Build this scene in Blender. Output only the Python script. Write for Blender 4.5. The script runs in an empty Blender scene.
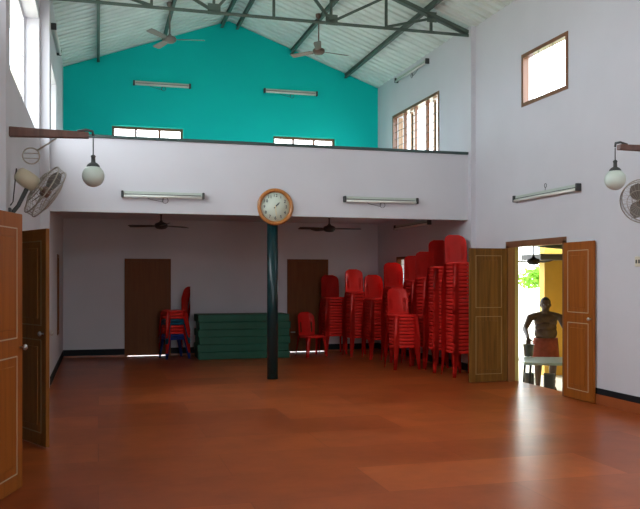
import bpy, bmesh, math, random
from mathutils import Vector, Matrix, Euler
random.seed(7)
PI = math.pi
scene = bpy.context.scene
C = scene.collection
TH = 0.2721                       # camera turned right of the hall's long axis
RIGHT = Vector((math.cos(TH), -math.sin(TH), 0)); FWD = Vector((math.sin(TH), math.cos(TH), 0)); UP = Vector((0, 0, 1))

# ------------------------------------------------------------------ materials
def mat(name, col, rough=.6, metal=0., noise=0., nscale=3., bump=0., bscale=40., spec=.5, emit=None, coat=0.):
    m = bpy.data.materials.new(name); m.use_nodes = True
    nt = m.node_tree; b = nt.nodes['Principled BSDF']
    b.inputs['Base Color'].default_value = (*col, 1); b.inputs['Roughness'].default_value = rough
    b.inputs['Metallic'].default_value = metal; b.inputs['Specular IOR Level'].default_value = spec
    b.inputs['Coat Weight'].default_value = coat
    tc = nt.nodes.new('ShaderNodeTexCoord')
    if noise:
        n = nt.nodes.new('ShaderNodeTexNoise'); n.inputs['Scale'].default_value = nscale; n.inputs['Detail'].default_value = 4
        nt.links.new(tc.outputs['Object'], n.inputs['Vector'])
        r = nt.nodes.new('ShaderNodeValToRGB')
        r.color_ramp.elements[0].position = .3; r.color_ramp.elements[1].position = .7
        r.color_ramp.elements[0].color = (*[c * (1 - noise) for c in col], 1)
        r.color_ramp.elements[1].color = (*[min(1, c * (1 + noise)) for c in col], 1)
        nt.links.new(n.outputs['Fac'], r.inputs['Fac']); nt.links.new(r.outputs['Color'], b.inputs['Base Color'])
    if bump:
        n = nt.nodes.new('ShaderNodeTexNoise'); n.inputs['Scale'].default_value = bscale
        nt.links.new(tc.outputs['Object'], n.inputs['Vector'])
        bp = nt.nodes.new('ShaderNodeBump'); bp.inputs['Strength'].default_value = bump; bp.inputs['Distance'].default_value = .01
        nt.links.new(n.outputs['Fac'], bp.inputs['Height']); nt.links.new(bp.outputs['Normal'], b.inputs['Normal'])
    return m

def wood(name, col, dark, rough=.35, scale=6., coat=.2, spec=.5):
    m = mat(name, col, rough, coat=coat, spec=spec); nt = m.node_tree; b = nt.nodes['Principled BSDF']
    tc = nt.nodes.new('ShaderNodeTexCoord'); mp = nt.nodes.new('ShaderNodeMapping')
    mp.inputs['Scale'].default_value = (scale * 2, scale * 2, scale * .12)
    n = nt.nodes.new('ShaderNodeTexNoise'); n.inputs['Scale'].default_value = 1.6; n.inputs['Detail'].default_value = 6; n.inputs['Distortion'].default_value = .6
    r = nt.nodes.new('ShaderNodeValToRGB'); r.color_ramp.elements[0].position = .3; r.color_ramp.elements[1].position = .75
    r.color_ramp.elements[0].color = (*dark, 1); r.color_ramp.elements[1].color = (*col, 1)
    nt.links.new(tc.outputs['Object'], mp.inputs['Vector']); nt.links.new(mp.outputs['Vector'], n.inputs['Vector'])
    nt.links.new(n.outputs['Fac'], r.inputs['Fac']); nt.links.new(r.outputs['Color'], b.inputs['Base Color'])
    return m

def floor_mat():
    m = mat('red_oxide_floor', (.30, .07, .025), .29, spec=.22); nt = m.node_tree; b = nt.nodes['Principled BSDF']
    tc = nt.nodes.new('ShaderNodeTexCoord'); br = nt.nodes.new('ShaderNodeTexBrick')
    br.inputs['Color1'].default_value = (.345, .072, .018, 1); br.inputs['Color2'].default_value = (.51, .122, .032, 1)
    br.inputs['Mortar'].default_value = (.33, .070, .018, 1); br.inputs['Scale'].default_value = 1
    br.inputs['Mortar Size'].default_value = .005; br.inputs['Brick Width'].default_value = 2.1; br.inputs['Row Height'].default_value = .80
    br.inputs['Bias'].default_value = 0.
    nt.links.new(tc.outputs['Object'], br.inputs['Vector'])
    n = nt.nodes.new('ShaderNodeTexNoise'); n.inputs['Scale'].default_value = 1.7; n.inputs['Detail'].default_value = 8; n.inputs['Roughness'].default_value = .65
    nt.links.new(tc.outputs['Object'], n.inputs['Vector'])
    r = nt.nodes.new('ShaderNodeValToRGB'); r.color_ramp.elements[0].position = .35; r.color_ramp.elements[1].position = .7
    r.color_ramp.elements[0].color = (.80, .77, .77, 1); r.color_ramp.elements[1].color = (1.14, 1.18, 1.22, 1)
    nt.links.new(n.outputs['Fac'], r.inputs['Fac'])
    mx = nt.nodes.new('ShaderNodeMix'); mx.data_type = 'RGBA'; mx.blend_type = 'MULTIPLY'; mx.inputs[0].default_value = 1
    nt.links.new(br.outputs['Color'], mx.inputs[6]); nt.links.new(r.outputs['Color'], mx.inputs[7])
    nt.links.new(mx.outputs[2], b.inputs['Base Color'])
    return m

M = dict(
    wall=mat('lavender_wall_paint', (.60, .60, .64), .75, noise=.035, nscale=.9, bump=.06, bscale=25),
    teal=mat('teal_wall_paint', (.0, .56, .50), .7, spec=.2, noise=.03, nscale=1.2, bump=.05),
    floor=floor_mat(),
    roof=mat('grey_roof_sheet', (.72, .80, .76), .7, noise=.07, nscale=2.2),
    steel=mat('dark_green_steel', (.085, .125, .105), .5, noise=.15),
    cap=mat('parapet_cap_paint', (.03, .06, .055), .35),
    post=mat('gloss_dark_green_paint', (.004, .026, .03), .28, spec=.4),
    black=mat('black_paint', (.010, .013, .016), .6, spec=.15),
    skirt=mat('red_oxide_skirting', (.33, .085, .025), .35, noise=.1),
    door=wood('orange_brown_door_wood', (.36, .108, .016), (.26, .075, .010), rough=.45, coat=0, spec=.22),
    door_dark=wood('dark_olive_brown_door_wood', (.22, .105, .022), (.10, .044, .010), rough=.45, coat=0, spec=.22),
    door_mid=wood('mid_brown_door_wood', (.30, .115, .02), (.20, .072, .012), rough=.45, coat=0, spec=.22),
    door_back=wood('dark_brown_door_wood', (.19, .065, .016), (.15, .048, .012), rough=.55, coat=0, spec=.2),
    frame=wood('brown_frame_wood', (.24, .10, .045), (.17, .07, .03)),
    inlay=mat('pale_moulding_paint', (.50, .38, .26), .5),
    metal=mat('bare_metal', (.55, .55, .54), .35, metal=1),
    redp=mat('red_plastic', (.85, .035, .028), .27, noise=.05, nscale=5, coat=.15),
    bluep=mat('blue_plastic', (.02, .045, .26), .32),
    tealp=mat('teal_blue_plastic', (.01, .13, .22), .32),
    mat_green=mat('green_vinyl', (.004, .095, .052), .6, noise=.12, nscale=4),
    tube=mat('frosted_tube_glass', (.78, .80, .74), .3),
    batten=mat('pale_green_grey_enamel', (.46, .52, .47), .45),
    dark=mat('dark_plastic', (.04, .045, .045), .5),
    globe=mat('frosted_globe_glass', (.52, .60, .54), .28, noise=.03),
    beam=wood('weathered_beam_wood', (.17, .085, .065), (.10, .05, .04), rough=.7),
    cream=mat('cream_fan_enamel', (.52, .46, .33), .4),
    guard=mat('aged_chrome_wire', (.36, .33, .28), .4, metal=.7),
    fanbrown=mat('brown_fan_enamel', (.15, .085, .06), .4),
    fandark=mat('dark_fan_enamel', (.03, .022, .02), .45),
    fangrey=mat('dusty_fan_blade', (.17, .15, .13), .5),
    clockwood=wood('honey_clock_wood', (.50, .21, .05), (.34, .12, .025), rough=.3, scale=20),
    dial=mat('pale_dial', (.62, .70, .60), .5),
    ink=mat('dark_numerals', (.03, .05, .05), .5),
    gold=mat('pale_gold', (.75, .68, .45), .35, metal=.5),
    ground=mat('pale_concrete_yard', (.52, .50, .40), .9, noise=.08, nscale=.6),
    yellow=mat('yellow_ochre_paint', (.72, .47, .09), .7, noise=.05),
    lime=mat('pale_yellow_green_paint', (.55, .52, .22), .7),
    leaf=mat('bright_leaf', (.20, .42, .05), .5, noise=.3, nscale=6),
    bark=mat('grey_bark', (.16, .12, .09), .9, noise=.3, nscale=10),
    skin=mat('brown_skin', (.10, .06, .04), .5, noise=.05),
    hair=mat('black_hair', (.012, .011, .012), .6),
    cloth=mat('faded_red_cloth', (.26, .055, .03), .85, noise=.25, nscale=9),
    tabletop=mat('grey_green_laminate', (.33, .42, .37), .35),
    can=mat('dull_steel_vessel', (.16, .16, .15), .35, metal=.8),
    eye=mat('eye_white', (.25, .24, .22), .5),
    shutter=wood('shutter_wood', (.40, .26, .15), (.28, .17, .09), rough=.6),
    inlay_dark=mat('dull_moulding', (.30, .20, .09), .5),
    switch=mat('ivory_plastic', (.62, .58, .46), .4),
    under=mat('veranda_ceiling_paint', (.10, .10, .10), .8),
)
# translucent leaves
nt = M['leaf'].node_tree; pb = nt.nodes['Principled BSDF']; out = [n for n in nt.nodes if n.type == 'OUTPUT_MATERIAL'][0]
tr = nt.nodes.new('ShaderNodeBsdfTranslucent'); tr.inputs['Color'].default_value = (.35, .62, .08, 1)
ms = nt.nodes.new('ShaderNodeMixShader'); ms.inputs['Fac'].default_value = .5
nt.links.new(pb.outputs[0], ms.inputs[1]); nt.links.new(tr.outputs[0], ms.inputs[2]); nt.links.new(ms.outputs[0], out.inputs['Surface'])

# ------------------------------------------------------------------ mesh builder
class MB:
    def __init__(s): s.bm = bmesh.new(); s.mi = 0
    def face(s, vs, smooth=False):
        try: f = s.bm.faces.new(vs)
        except ValueError: return None
        f.material_index = s.mi; f.smooth = smooth; return f
    def box(s, x0, y0, z0, x1, y1, z1, bevel=0., mtx=None, seg=2):
        x0, x1 = sorted((x0, x1)); y0, y1 = sorted((y0, y1)); z0, z1 = sorted((z0, z1))
        v = [s.bm.verts.new((x, y, z)) for z in (z0, z1) for y in (y0, y1) for x in (x0, x1)]
        fs = [s.face([v[i] for i in q]) for q in ((0, 2, 3, 1), (4, 5, 7, 6), (0, 1, 5, 4), (2, 6, 7, 3), (0, 4, 6, 2), (1, 3, 7, 5))]
        if bevel:
            es = list({e for f in fs for e in f.edges})
            r = bmesh.ops.bevel(s.bm, geom=es, offset=bevel, segments=seg, affect='EDGES', profile=.5)
            v = list({q for f in r['faces'] for q in f.verts} | {q for q in v if q.is_valid})
            for f in r['faces']: f.smooth = True; f.material_index = s.mi
            v = s._grow(v)
        if mtx is not None: bmesh.ops.transform(s.bm, matrix=mtx, verts=v)
        return v
    def _grow(s, v):
        seen = set(v); st = list(v)
        while st:
            q = st.pop()
            for e in q.link_edges:
                o = e.other_vert(q)
                if o not in seen: seen.add(o); st.append(o)
        return list(seen)
    def tube(s, pts, r, n=8, closed=False, cap=True):
        pts = [Vector(p) for p in pts]; N = len(pts); rs = r if isinstance(r, (list, tuple)) else [r] * N
        rings = []; prev = None
        for i, p in enumerate(pts):
            if closed: t = pts[(i + 1) % N] - pts[i - 1]
            else: t = pts[min(i + 1, N - 1)] - pts[max(i - 1, 0)]
            t.normalize()
            if prev is None:
                a = t.orthogonal().normalized()
            else:
                a = (prev - t * prev.dot(t)); a = a.normalized() if a.length > 1e-6 else t.orthogonal().normalized()
            prev = a; b = t.cross(a)
            rings.append([s.bm.verts.new(p + (a * math.cos(2 * PI * k / n) + b * math.sin(2 * PI * k / n)) * rs[i]) for k in range(n)])
        for i in range(N if closed else N - 1):
            A, B = rings[i], rings[(i + 1) % N]
            for k in range(n): s.face([A[k], A[(k + 1) % n], B[(k + 1) % n], B[k]], True)
        if cap and not closed: s.face(rings[0][::-1]); s.face(rings[-1])
    def lathe(s, prof, n=24, mtx=None, cap=True):
        rings = []
        for (r, z) in prof:
            rings.append([s.bm.verts.new((max(r, 1e-4) * math.cos(2 * PI * k / n), max(r, 1e-4) * math.sin(2 * PI * k / n), z)) for k in range(n)])
        for A, B in zip(rings, rings[1:]):
            for k in range(n): s.face([A[k], A[(k + 1) % n], B[(k + 1) % n], B[k]], True)
        if cap: s.face(rings[0][::-1]); s.face(rings[-1])
        if mtx is not None: bmesh.ops.transform(s.bm, matrix=mtx, verts=[v for R in rings for v in R])
    def prism(s, poly, axis_vec, mtx=None):
        """poly: list of Vector; extruded by axis_vec"""
        a = [s.bm.verts.new(Vector(p)) for p in poly]; b = [s.bm.verts.new(Vector(p) + Vector(axis_vec)) for p in poly]
        s.face(a[::-1]); s.face(b); n = len(a)
        for k in range(n): s.face([a[k], a[(k + 1) % n], b[(k + 1) % n], b[k]])
        if mtx is not None: bmesh.ops.transform(s.bm, matrix=mtx, verts=a + b)
    def sphere(s, c, r, n=20, m=12, sc=(1, 1, 1)):
        prof = [(r * math.sin(PI * i / m), -r * math.cos(PI * i / m)) for i in range(m + 1)]
        s.lathe(prof, n, Matrix.Translation(c) @ Matrix.Diagonal((*sc, 1)))
    def build(s, name, mats, parent=None, loc=None, mtx=None):
        bmesh.ops.recalc_face_normals(s.bm, faces=s.bm.faces)
        me = bpy.data.meshes.new(name); s.bm.to_mesh(me); s.bm.free()
        for m in (mats if isinstance(mats, (list, tuple)) else [mats]): me.materials.append(m)
        o = bpy.data.objects.new(name, me); C.objects.link(o)
        if parent: o.parent = parent
        if mtx is not None: o.matrix_local = mtx
        if loc is not None: o.location = loc
        return o

def tag(o, label, cat, group=None, kind=None):
    if label: o['label'] = label
    if cat: o['category'] = cat
    if group: o['group'] = group
    if kind: o['kind'] = kind
    return o
def thing(name, label, cat, loc=(0, 0, 0), rz=0., group=None, kind=None):
    o = bpy.data.objects.new(name, None); o.empty_display_size = .1; C.objects.link(o)
    o.location = loc; o.rotation_euler = (0, 0, rz)
    return tag(o, label, cat, group, kind)
def copy_tree(o, parent=None):
    c = o.copy(); C.objects.link(c)
    if parent: c.parent = parent
    for ch in list(o.children): copy_tree(ch, c)
    return c
def frame_to(z_axis, x_hint=(1, 0, 0)):
    z = Vector(z_axis).normalized(); x = Vector(x_hint); x = (x - z * x.dot(z)).normalized(); y = z.cross(x)
    return Matrix((x, y, z)).transposed().to_4x4()

# ------------------------------------------------------------------ the hall (x across, y away from the camera)
UL, UR = -.685, 6.048            # balcony part side walls
HL, HR = -.82, 6.13              # hall part side walls
VB, VC, VF = 16.84, 12.32, -3.4  # back wall, balcony front, front wall
HE, HA, UM = 5.872, 7.09, 2.6815 # eaves, apex, middle
K = (HA - HE) / (UM - UL)
def roof(u): return HA - K * abs(u - UM)

def wall_cells(mb, a0, a1, z0, z1, holes, put):
    """plane wall cut by rectangular holes (a,b,zlo,zhi); put(a,b,zl,zh) makes a solid piece"""
    xs = sorted({a0, a1, *[h[0] for h in holes], *[h[1] for h in holes]})
    for a, b in zip(xs, xs[1:]):
        cuts = sorted([(h[2], h[3]) for h in holes if h[0] <= a + 1e-6 and h[1] >= b - 1e-6])
        z = z0
        for lo, hi in cuts:
            if lo > z + 1e-6: put(a, b, z, lo)
            z = hi
        if z < z1 - 1e-6: put(a, b, z, z1)

D1 = (9.50, 11.14, 0, 2.12)                 # right door
W1 = (9.46, 10.68, 4.17, 4.955)              # right hall window
W2 = (13.5, 15.9, 3.72, 5.06)                # right balcony window
W3 = (14.05, 15.66, 1.05, 2.05)              # right window under balcony
# left
D2 = (7.02, 8.60, 0, 2.12); D3 = (4.18, 5.78, 0, 2.12)
W4 = (7.4, 12.1, 3.62, 5.34); W5 = (1.3, 6.2, 3.62, 5.34); W6 = (12.62, 14.06, 3.72, 4.85); W7 = (14.4, 14.95, .62, 2.02)
T = .25; TR = .19; GZ0 = -.44
mb = MB()
wall_cells(mb, VF, VC, 0, roof(HL) + .02, [D2, D3, W4, W5], lambda a, b, z, w: mb.box(HL - T, a, z, HL, b, w))
wall_cells(mb, VC, VB + .2, 0, roof(UL) + .02, [W6, W7], lambda a, b, z, w: mb.box(HL - T, a, z, UL, b, w))
mb.box(HL - .02, 12.20, 0, UL, VC + .001, roof(UL) - .02)
mb.box(HL - .02, 6.54, 0, UL, 6.84, roof(UL) - .02)
mb.box(HL - .02, .9, 0, UL, 1.2, roof(UL) - .02)
tag(mb.build('wall_left', M['wall']), 'pale lavender wall on the left with brown doors and tall window openings', 'wall', kind='structure')
mb = MB()
W8 = (4.2, 5.4, 4.17, 4.955); D5 = (2.2, 3.7, 0, 2.12)
wall_cells(mb, VF, VC, 0, roof(HR) + .02, [D1, W1, W8], lambda a, b, z, w: mb.box(HR, a, z, HR + TR, b, w))
wall_cells(mb, VC, VB + .2, 0, roof(UR) + .02, [W2, W3], lambda a, b, z, w: mb.box(UR, a, z, HR + TR, b, w))
mb.box(UR, 12.20, 0, HR + .02, VC + .001, roof(UR) - .02)
mb.box(UR, 6.54, 0, HR + .02, 6.84, roof(UR) - .02)
tag(mb.build('wall_right', M['wall']), 'pale lavender wall on the right with open door and small high window', 'wall', kind='structure')
# back wall: lavender below, teal gable above
D6 = (.52, 1.46, 0, 2.01); D7 = (3.955, 4.88, 0, 2.02)
W9 = (.27, 1.72, 3.75, 4.75); W10 = (3.65, 5.06, 3.75, 4.70)
mb = MB()
wall_cells(mb, UL, UR, 0, 2.85, [D6, D7], lambda a, b, z, w: mb.box(a, VB, z, b, VB + .2, w))
mb.mi = 1
wall_cells(mb, UL, UR, 2.85, HE, [W9, W10], lambda a, b, z, w: mb.box(a, VB, z, b, VB + .2, w))
mb.prism([(UL, VB, HE), (UR, VB, HE), (UM, VB, HA)], (0, .2, 0))
tag(mb.build('wall_back', [M['wall'], M['teal']]), 'back wall with bright teal gable above the balcony', 'wall', kind='structure')
# front wall behind the camera, wide open entrance and high windows
mb = MB()
FO = [(.2, 3.0, 0, 2.4), (-.2, 1.9, 3.7, 4.9), (3.4, 5.5, 3.7, 4.9)]
wall_cells(mb, HL - T, HR + T, 0, roof(HL) + .02, FO, lambda a, b, z, w: mb.box(a, VF - .25, z, b, VF, w))
e = roof(HL) + .02
mb.prism([(HL - T, VF, e), (HR + T, VF, e), (UM, VF, HA)], (0, -.25, 0))
tag(mb.build('wall_front', M['wall']), 'pale lavender front wall with two high windows', 'wall', kind='structure')
# unseen closed box added behind the left doors to keep daylight out
mb = MB(); mb.box(-3.2, 3.2, GZ0, -3.1, 9.6, 2.7); mb.box(-3.1, 3.2, GZ0, HL - T, 3.3, 2.7); mb.box(-3.1, 9.5, GZ0, HL - T, 9.6, 2.7); mb.box(-3.2, 3.2, 2.7, HL - T, 9.6, 2.8)
tag(mb.build('wall_daylight_block', M['wall']), 'unseen closed walls added behind the left doors to keep daylight out', 'wall', kind='structure')
# floor
mb = MB(); mb.box(HL - T, VF - .25, -.46, HR + TR, VB + .2, 0)
tag(mb.build('floor', M['floor']), 'polished red oxide floor in large slabs', 'floor', kind='structure')
# corrugated roof
mb = MB(); pitch = .21
prof = [(0, 0), (.125, 0), (.14, .05), (.195, .05)]
for side in (-1, 1):
    for layer in (0, .012):
        prev = None
        y = VF - .5
        while y < VB + .5:
            for (dy, dz) in prof:
                row = [mb.bm.verts.new((u, y + dy, roof(u) + .005 + layer + dz)) for u in [UM + side * (UM - HL + .55) * j / 2 for j in range(3)]]
                if prev:
                    for j in range(2): mb.face([prev[j], prev[j + 1], row[j + 1], row[j]])
                prev = row
            y += pitch
me_o = mb.build('ceiling', M['roof'])
tag(me_o, 'pale grey green corrugated sheet roof', 'ceiling', kind='structure')

# balcony: slab, downstand beam with parapet, dark cap
mb = MB(); mb.box(UL - .1, VC + .15, 2.82, UR + .05, VB + .05, 2.96); mb.box(UL - .1, VC, 2.592, UR + .05, VC + .15, 3.70)
par = tag(mb.build('balcony', M['wall']), 'pale lavender balcony front across the hall carrying clock and tube lights', 'balcony', kind='structure')
mb = MB(); mb.box(UL + .002, VC - .03, 3.70, UR - .002, VC + .18, 3.745, .008); mb.build('coping', M['cap'], par)

# baseboards: red oxide strip with black band above
def skirting(name, segs, label, low=()):
    mb = MB()
    for (x0, y0, x1, y1) in segs:
        mb.mi = 0; mb.box(x0, y0, 0, x1, y1, .13); mb.mi = 1; mb.box(x0, y0, .13, x1, y1, .206)
    for (x0, y0, x1, y1) in low:
        mb.mi = 0; mb.box(x0, y0, 0, x1, y1, .03); mb.mi = 1; mb.box(x0, y0, .03, x1, y1, .155)
    tag(mb.build(name, [M['skirt'], M['black']]), label, 'baseboard', kind='structure')
skirting('baseboard_right', [(HR - .012, 1, HR, D1[0] - .075), (HR - .012, D1[1] + .075, HR, 12.2)], 'red oxide skirting with black band along right wall', [(UR - .012, 12.33, UR, VB)])
skirting('baseboard_left', [(HL, 8.68, HL + .012, 12.2), (HL, 5.87, HL + .012, 6.54)], 'red oxide skirting with black band along left wall', [(UL, 12.33, UL + .012, VB)])
skirting('baseboard_back', [], 'low black skirting along the foot of the back wall', [(UL, VB - .012, D6[0], VB), (D6[1], VB - .012, D7[0], VB), (D7[1], VB - .012, UR, VB)])

# ------------------------------------------------------------------ doors
def leaf(parent, w, h, mtx, m, knob_side=None, inlay=True, t=.038, both=True):
    """leaf in local x from hinge 0..w, thickness in y, standing on floor"""
    mb = MB(); mb.box(0, -t / 2, .012, w, t / 2, h, .004, seg=1)
    # raised fields
    lf = mb.build('door_leaf', m, parent, mtx=mtx)
    st = .10
    for (z0, z1) in ((.13, 1.02), (1.15, h - .11)):
        mb = MB()
        for sy in ((-1, 1) if both else (-1,)):
            y = sy * t / 2
            for q in ((st, z0, w - st, z0 + .009), (st, z1 - .009, w - st, z1), (st, z0, st + .009, z1), (w - st - .009, z0, w - st, z1)):
                mb.box(q[0], y - .003, q[1], q[2], y + .003, q[3])
        mb.build('panel_moulding', M['inlay'] if inlay else M['inlay_dark'], lf)
        mb = MB()
        for sy in (-1, 1):
            y = sy * t / 2; mb.box(st + .07, min(y, y + sy * .008), z0 + .07, w - st - .07, max(y, y + sy * .008), z1 - .07, .003, seg=1)
        mb.build('raised_panel', m, lf)
    if knob_side:
        mb = MB()
        for sy in (-1, 1):
            mb.lathe([(.008, 0), (.008, .025), (.02, .03), (.024, .042), (.016, .052), (0, .054)], 14, Matrix.Translation((w - .045, sy * t / 2, 1.08)) @ Matrix.Rotation(-sy * PI / 2, 4, 'X'))
        mb.build('door_knob', M['metal'], lf)
    return lf
def basis(p, d):
    d = Vector((*d, 0)).normalized(); y = Vector((-d.y, d.x, 0))
    m = Matrix((d, y, Vector((0, 0, 1)))).transposed().to_4x4(); m.translation = Vector((*p, 0)); return m

def side_frame(parent, wall_u, sgn, D, m, w=.072, proud=.02):
    mb = MB(); a, b, _, h = D; x0, x1 = wall_u - sgn * proud, wall_u + sgn * .10
    mb.box(x0, a, 0, x1, a + w, h); mb.box(x0, b - w, 0, x1, b, h); mb.box(x0, a, h - w + .03, x1, b, h + .05)
    mb.build('door_frame', m, parent)
d = thing('door_1', 'open double door to the yard in the right wall', 'door', (0, 0, 0), kind='structure')
side_frame(d, HR, 1, D1, M['frame'])
leaf(d, .675, 2.085, basis((6.095, 9.49), (-.008, -1)), M['door'], True)
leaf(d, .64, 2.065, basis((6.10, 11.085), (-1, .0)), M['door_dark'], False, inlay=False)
d = thing('door_2', 'brown double door standing open in the left wall', 'door', kind='structure')
side_frame(d, HL, -1, D2, M['frame'], proud=.01)
leaf(d, .72, 2.07, basis((-.79, 8.52), (.46, -.885)), M['door_mid'], True, inlay=False)
d = thing('door_3', 'orange brown door leaf ajar at the left edge', 'door', kind='structure')
side_frame(d, HL, -1, D3, M['frame'], proud=.01)
leaf(d, .715, 2.09, basis((-.79, 5.775), (.30, .954)), M['door'], True)
def back_door(name, D, label, hx):
    d = thing(name, label, 'door', kind='structure'); a, b, _, h = D
    mb = MB(); mb.box(a, VB - .03, 0, a + .06, VB + .1, h); mb.box(b - .06, VB - .03, 0, b, VB + .1, h); mb.box(a + .06, VB - .03, h - .06, b - .06, VB + .1, h)
    mb.build('door_frame', M['door_back'], d)
    mb = MB(); mb.box(a + .06, VB - .01, .008, b - .06, VB + .03, h - .06)
    lf = mb.build('door_leaf', M['door_back'], d)
    mb = MB(); mb.box(hx - .05, VB - .05, .42, hx + .05, VB - .03, .445, .005); mb.box(hx - .05, VB - .032, .425, hx - .04, VB - .008, .44); mb.box(hx + .04, VB - .032, .425, hx + .05, VB - .008, .44)
    mb.build('door_handle', M['metal'], lf)
back_door('door_4', D6, 'dark brown closed door on the left of the back wall', 1.37)
back_door('door_5', D7, 'dark brown closed door behind the red chair stacks', 4.08)

# ------------------------------------------------------------------ windows
def grille_window(name, label, wall_u, sgn, W, n_mull, n_bars, m=None, depth=.05, shutters=(), vbars=0):
    m = m or M['frame']; a, b, lo, hi = W
    win = thing(name, label, 'window', kind='structure'); w = .055
    x0, x1 = wall_u - sgn * .012, wall_u + sgn * (depth + .03)
    mb = MB()
    mb.box(x0, a, lo, x1, a + w, hi); mb.box(x0, b - w, lo, x1, b, hi); mb.box(x0, a + w, lo, x1, b - w, lo + w); mb.box(x0, a + w, hi - w, x1, b - w, hi)
    mb.build('window_frame', m, win)
    ys = [a + w + (b - a - 2 * w) * (i + 1) / (n_mull + 1) for i in range(n_mull)]
    for y in ys:
        mb = MB(); mb.box(wall_u + sgn * .005, y - .02, lo + w, wall_u + sgn * (depth + .02), y + .02, hi - w); mb.build('mullion', m, win)
    mb = MB(); xc = wall_u + sgn * (depth * .5)
    for i in range(n_bars):
        z = lo + w + (hi - lo - 2 * w) * (i + 1) / (n_bars + 1); mb.box(xc - .004, a + w, z - .004, xc + .004, b - w, z + .004)
    for i in range(vbars):
        y = a + w + (b - a - 2 * w) * (i + 1) / (vbars + 1); mb.box(xc - .004, y - .004, lo + w, xc + .004, y + .004, hi - w)
    mb.build('grille', M['steel'], win)
    for (y, wd) in shutters:
        mb = MB(); xs = wall_u + sgn * (depth + .04)
        mb.box(xs, y - .015, lo + .06, xs + sgn * wd, y + .015, lo + .10); mb.box(xs, y - .015, hi - .10, xs + sgn * wd, y + .015, hi - .06)
        mb.box(xs, y - .015, lo + .1, xs + sgn * .05, y + .015, hi - .1); mb.box(xs + sgn * (wd - .05), y - .015, lo + .1, xs + sgn * wd, y + .015, hi - .1)
        nl = 14
        for k in range(nl):
            z = lo + .12 + (hi - lo - .24) * k / nl; mb.box(xs + sgn * .05, y - .012, z, xs + sgn * (wd - .05), y + .004, z + (hi - lo - .24) / nl * .8)
        mb.build('shutter', M['shutter'], win)
    return win
grille_window('window_1', 'small square window high in the right wall', HR, 1, W1, 0, 0, vbars=2)
grille_window('window_2', 'wide balcony window with open wooden shutters', UR, 1, W2, 3, 7, shutters=((13.98, .07), (15.12, .07), (15.78, .09)))
grille_window('window_3', 'window with dark frame behind the red chair stacks', UR, 1, W3, 1, 8, M['door_back'])
grille_window('window_4', 'tall narrow window in the left wall under the balcony', UL, -1, W7, 0, 8, M['door_back'])
mb = MB(); mb.box(UL - .10, W7[0], W7[2], UL - .07, W7[1], W7[3]); mb.build('shutter', M['door_back'], bpy.data.objects['window_4'])
def strip_window(name, label, W):
    a, b, lo, hi = W; win = thing(name, label, 'window', kind='structure'); y0, y1 = VB + .11, VB + .17
    mb = MB(); w = .05
    mb.box(a, y0, lo, a + w, y1, hi); mb.box(b - w, y0, lo, b, y1, hi); mb.box(a + w, y0, hi - w, b - w, y1, hi); mb.box(a + w, y0, lo, b - w, y1, lo + w)
    mb.build('window_frame', M['frame'], win)
    for i in (1, 2):
        x = a + (b - a) * i / 3; mb = MB(); mb.box(x - .022, y0, lo + w, x + .022, y1, hi - w); mb.build('mullion', M['frame'], win)
strip_window('window_5', 'three pane window at the left foot of the teal gable', W9)
strip_window('window_6', 'three pane window at the right foot of the teal gable', W10)
def big_window(name, label, W):
    a, b, lo, hi = W; win = thing(name, label, 'window', kind='structure'); x0, x1 = HL - T, HL - T + .05; w = .05
    mb = MB(); mb.box(x0, a, lo, x1, a + w, hi); mb.box(x0, b - w, lo, x1, b, hi); mb.box(x0, a + w, lo, x1, b - w, lo + w); mb.box(x0, a + w, hi - w, x1, b - w, hi)
    mb.build('window_frame', M['wall'], win)
    mb = MB()
    for i in range(1, 3):
        z = lo + (hi - lo) * i / 3; mb.box(x0 + .02, a + w, z - .008, x0 + .036, b - w, z + .008)
    mb.build('grille', M['metal'], win)
big_window('window_7', 'tall bright window opening in the left wall', W4)
mb = MB(); a, b, lo, hi = W6; x0 = HL - T
mb.box(x0, a, lo, x0 + .05, a + .05, hi); mb.box(x0, b - .05, lo, x0 + .05, b, hi); mb.box(x0, a, hi - .05, x0 + .05, b, hi); mb.box(x0, a, lo, x0 + .05, b, lo + .05)
tag(mb.build('window_8', M['wall']), 'bright window in the left wall above the balcony', 'window', kind='structure')

# ------------------------------------------------------------------ steel roof frame
TZ0 = 5.715
tr_ = thing('roof_truss', 'dark green steel truss spanning the hall above the balcony front', 'truss', (UM, VC + .02, TZ0))
def tpart(name, x0, z0, x1, z1, w=.05, dpt=.05, off=0):
    p, q = Vector((x0 - UM, off, z0 - TZ0)), Vector((x1 - UM, off, z1 - TZ0)); L = (q - p).length
    mb = MB(); t = .008                       # angle section
    mb.box(0, -dpt / 2, -w / 2, L, -dpt / 2 + t, w / 2); mb.box(0, -dpt / 2, w / 2 - t, L, dpt / 2, w / 2)
    ang = math.atan2(q.z - p.z, q.x - p.x)
    return mb.build(name, M['steel'], tr_, mtx=Matrix.Translation(p) @ Matrix.Rotation(-ang, 4, 'Y'))
def top(u): return roof(u) - .16
tpart('bottom_chord', UL, TZ0, UR, TZ0, .05, .11)
tpart('rafter', UL, roof(UL) - .1, UM, top(UM) + .05, .065, .10); tpart('rafter', UR, roof(UR) - .1, UM, top(UM) + .05, .065, .10)
nodes = [.95, 1.9, 2.7]
tpart('strut', UM, TZ0 + .03, UM, top(UM), .04, .04)
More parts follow.
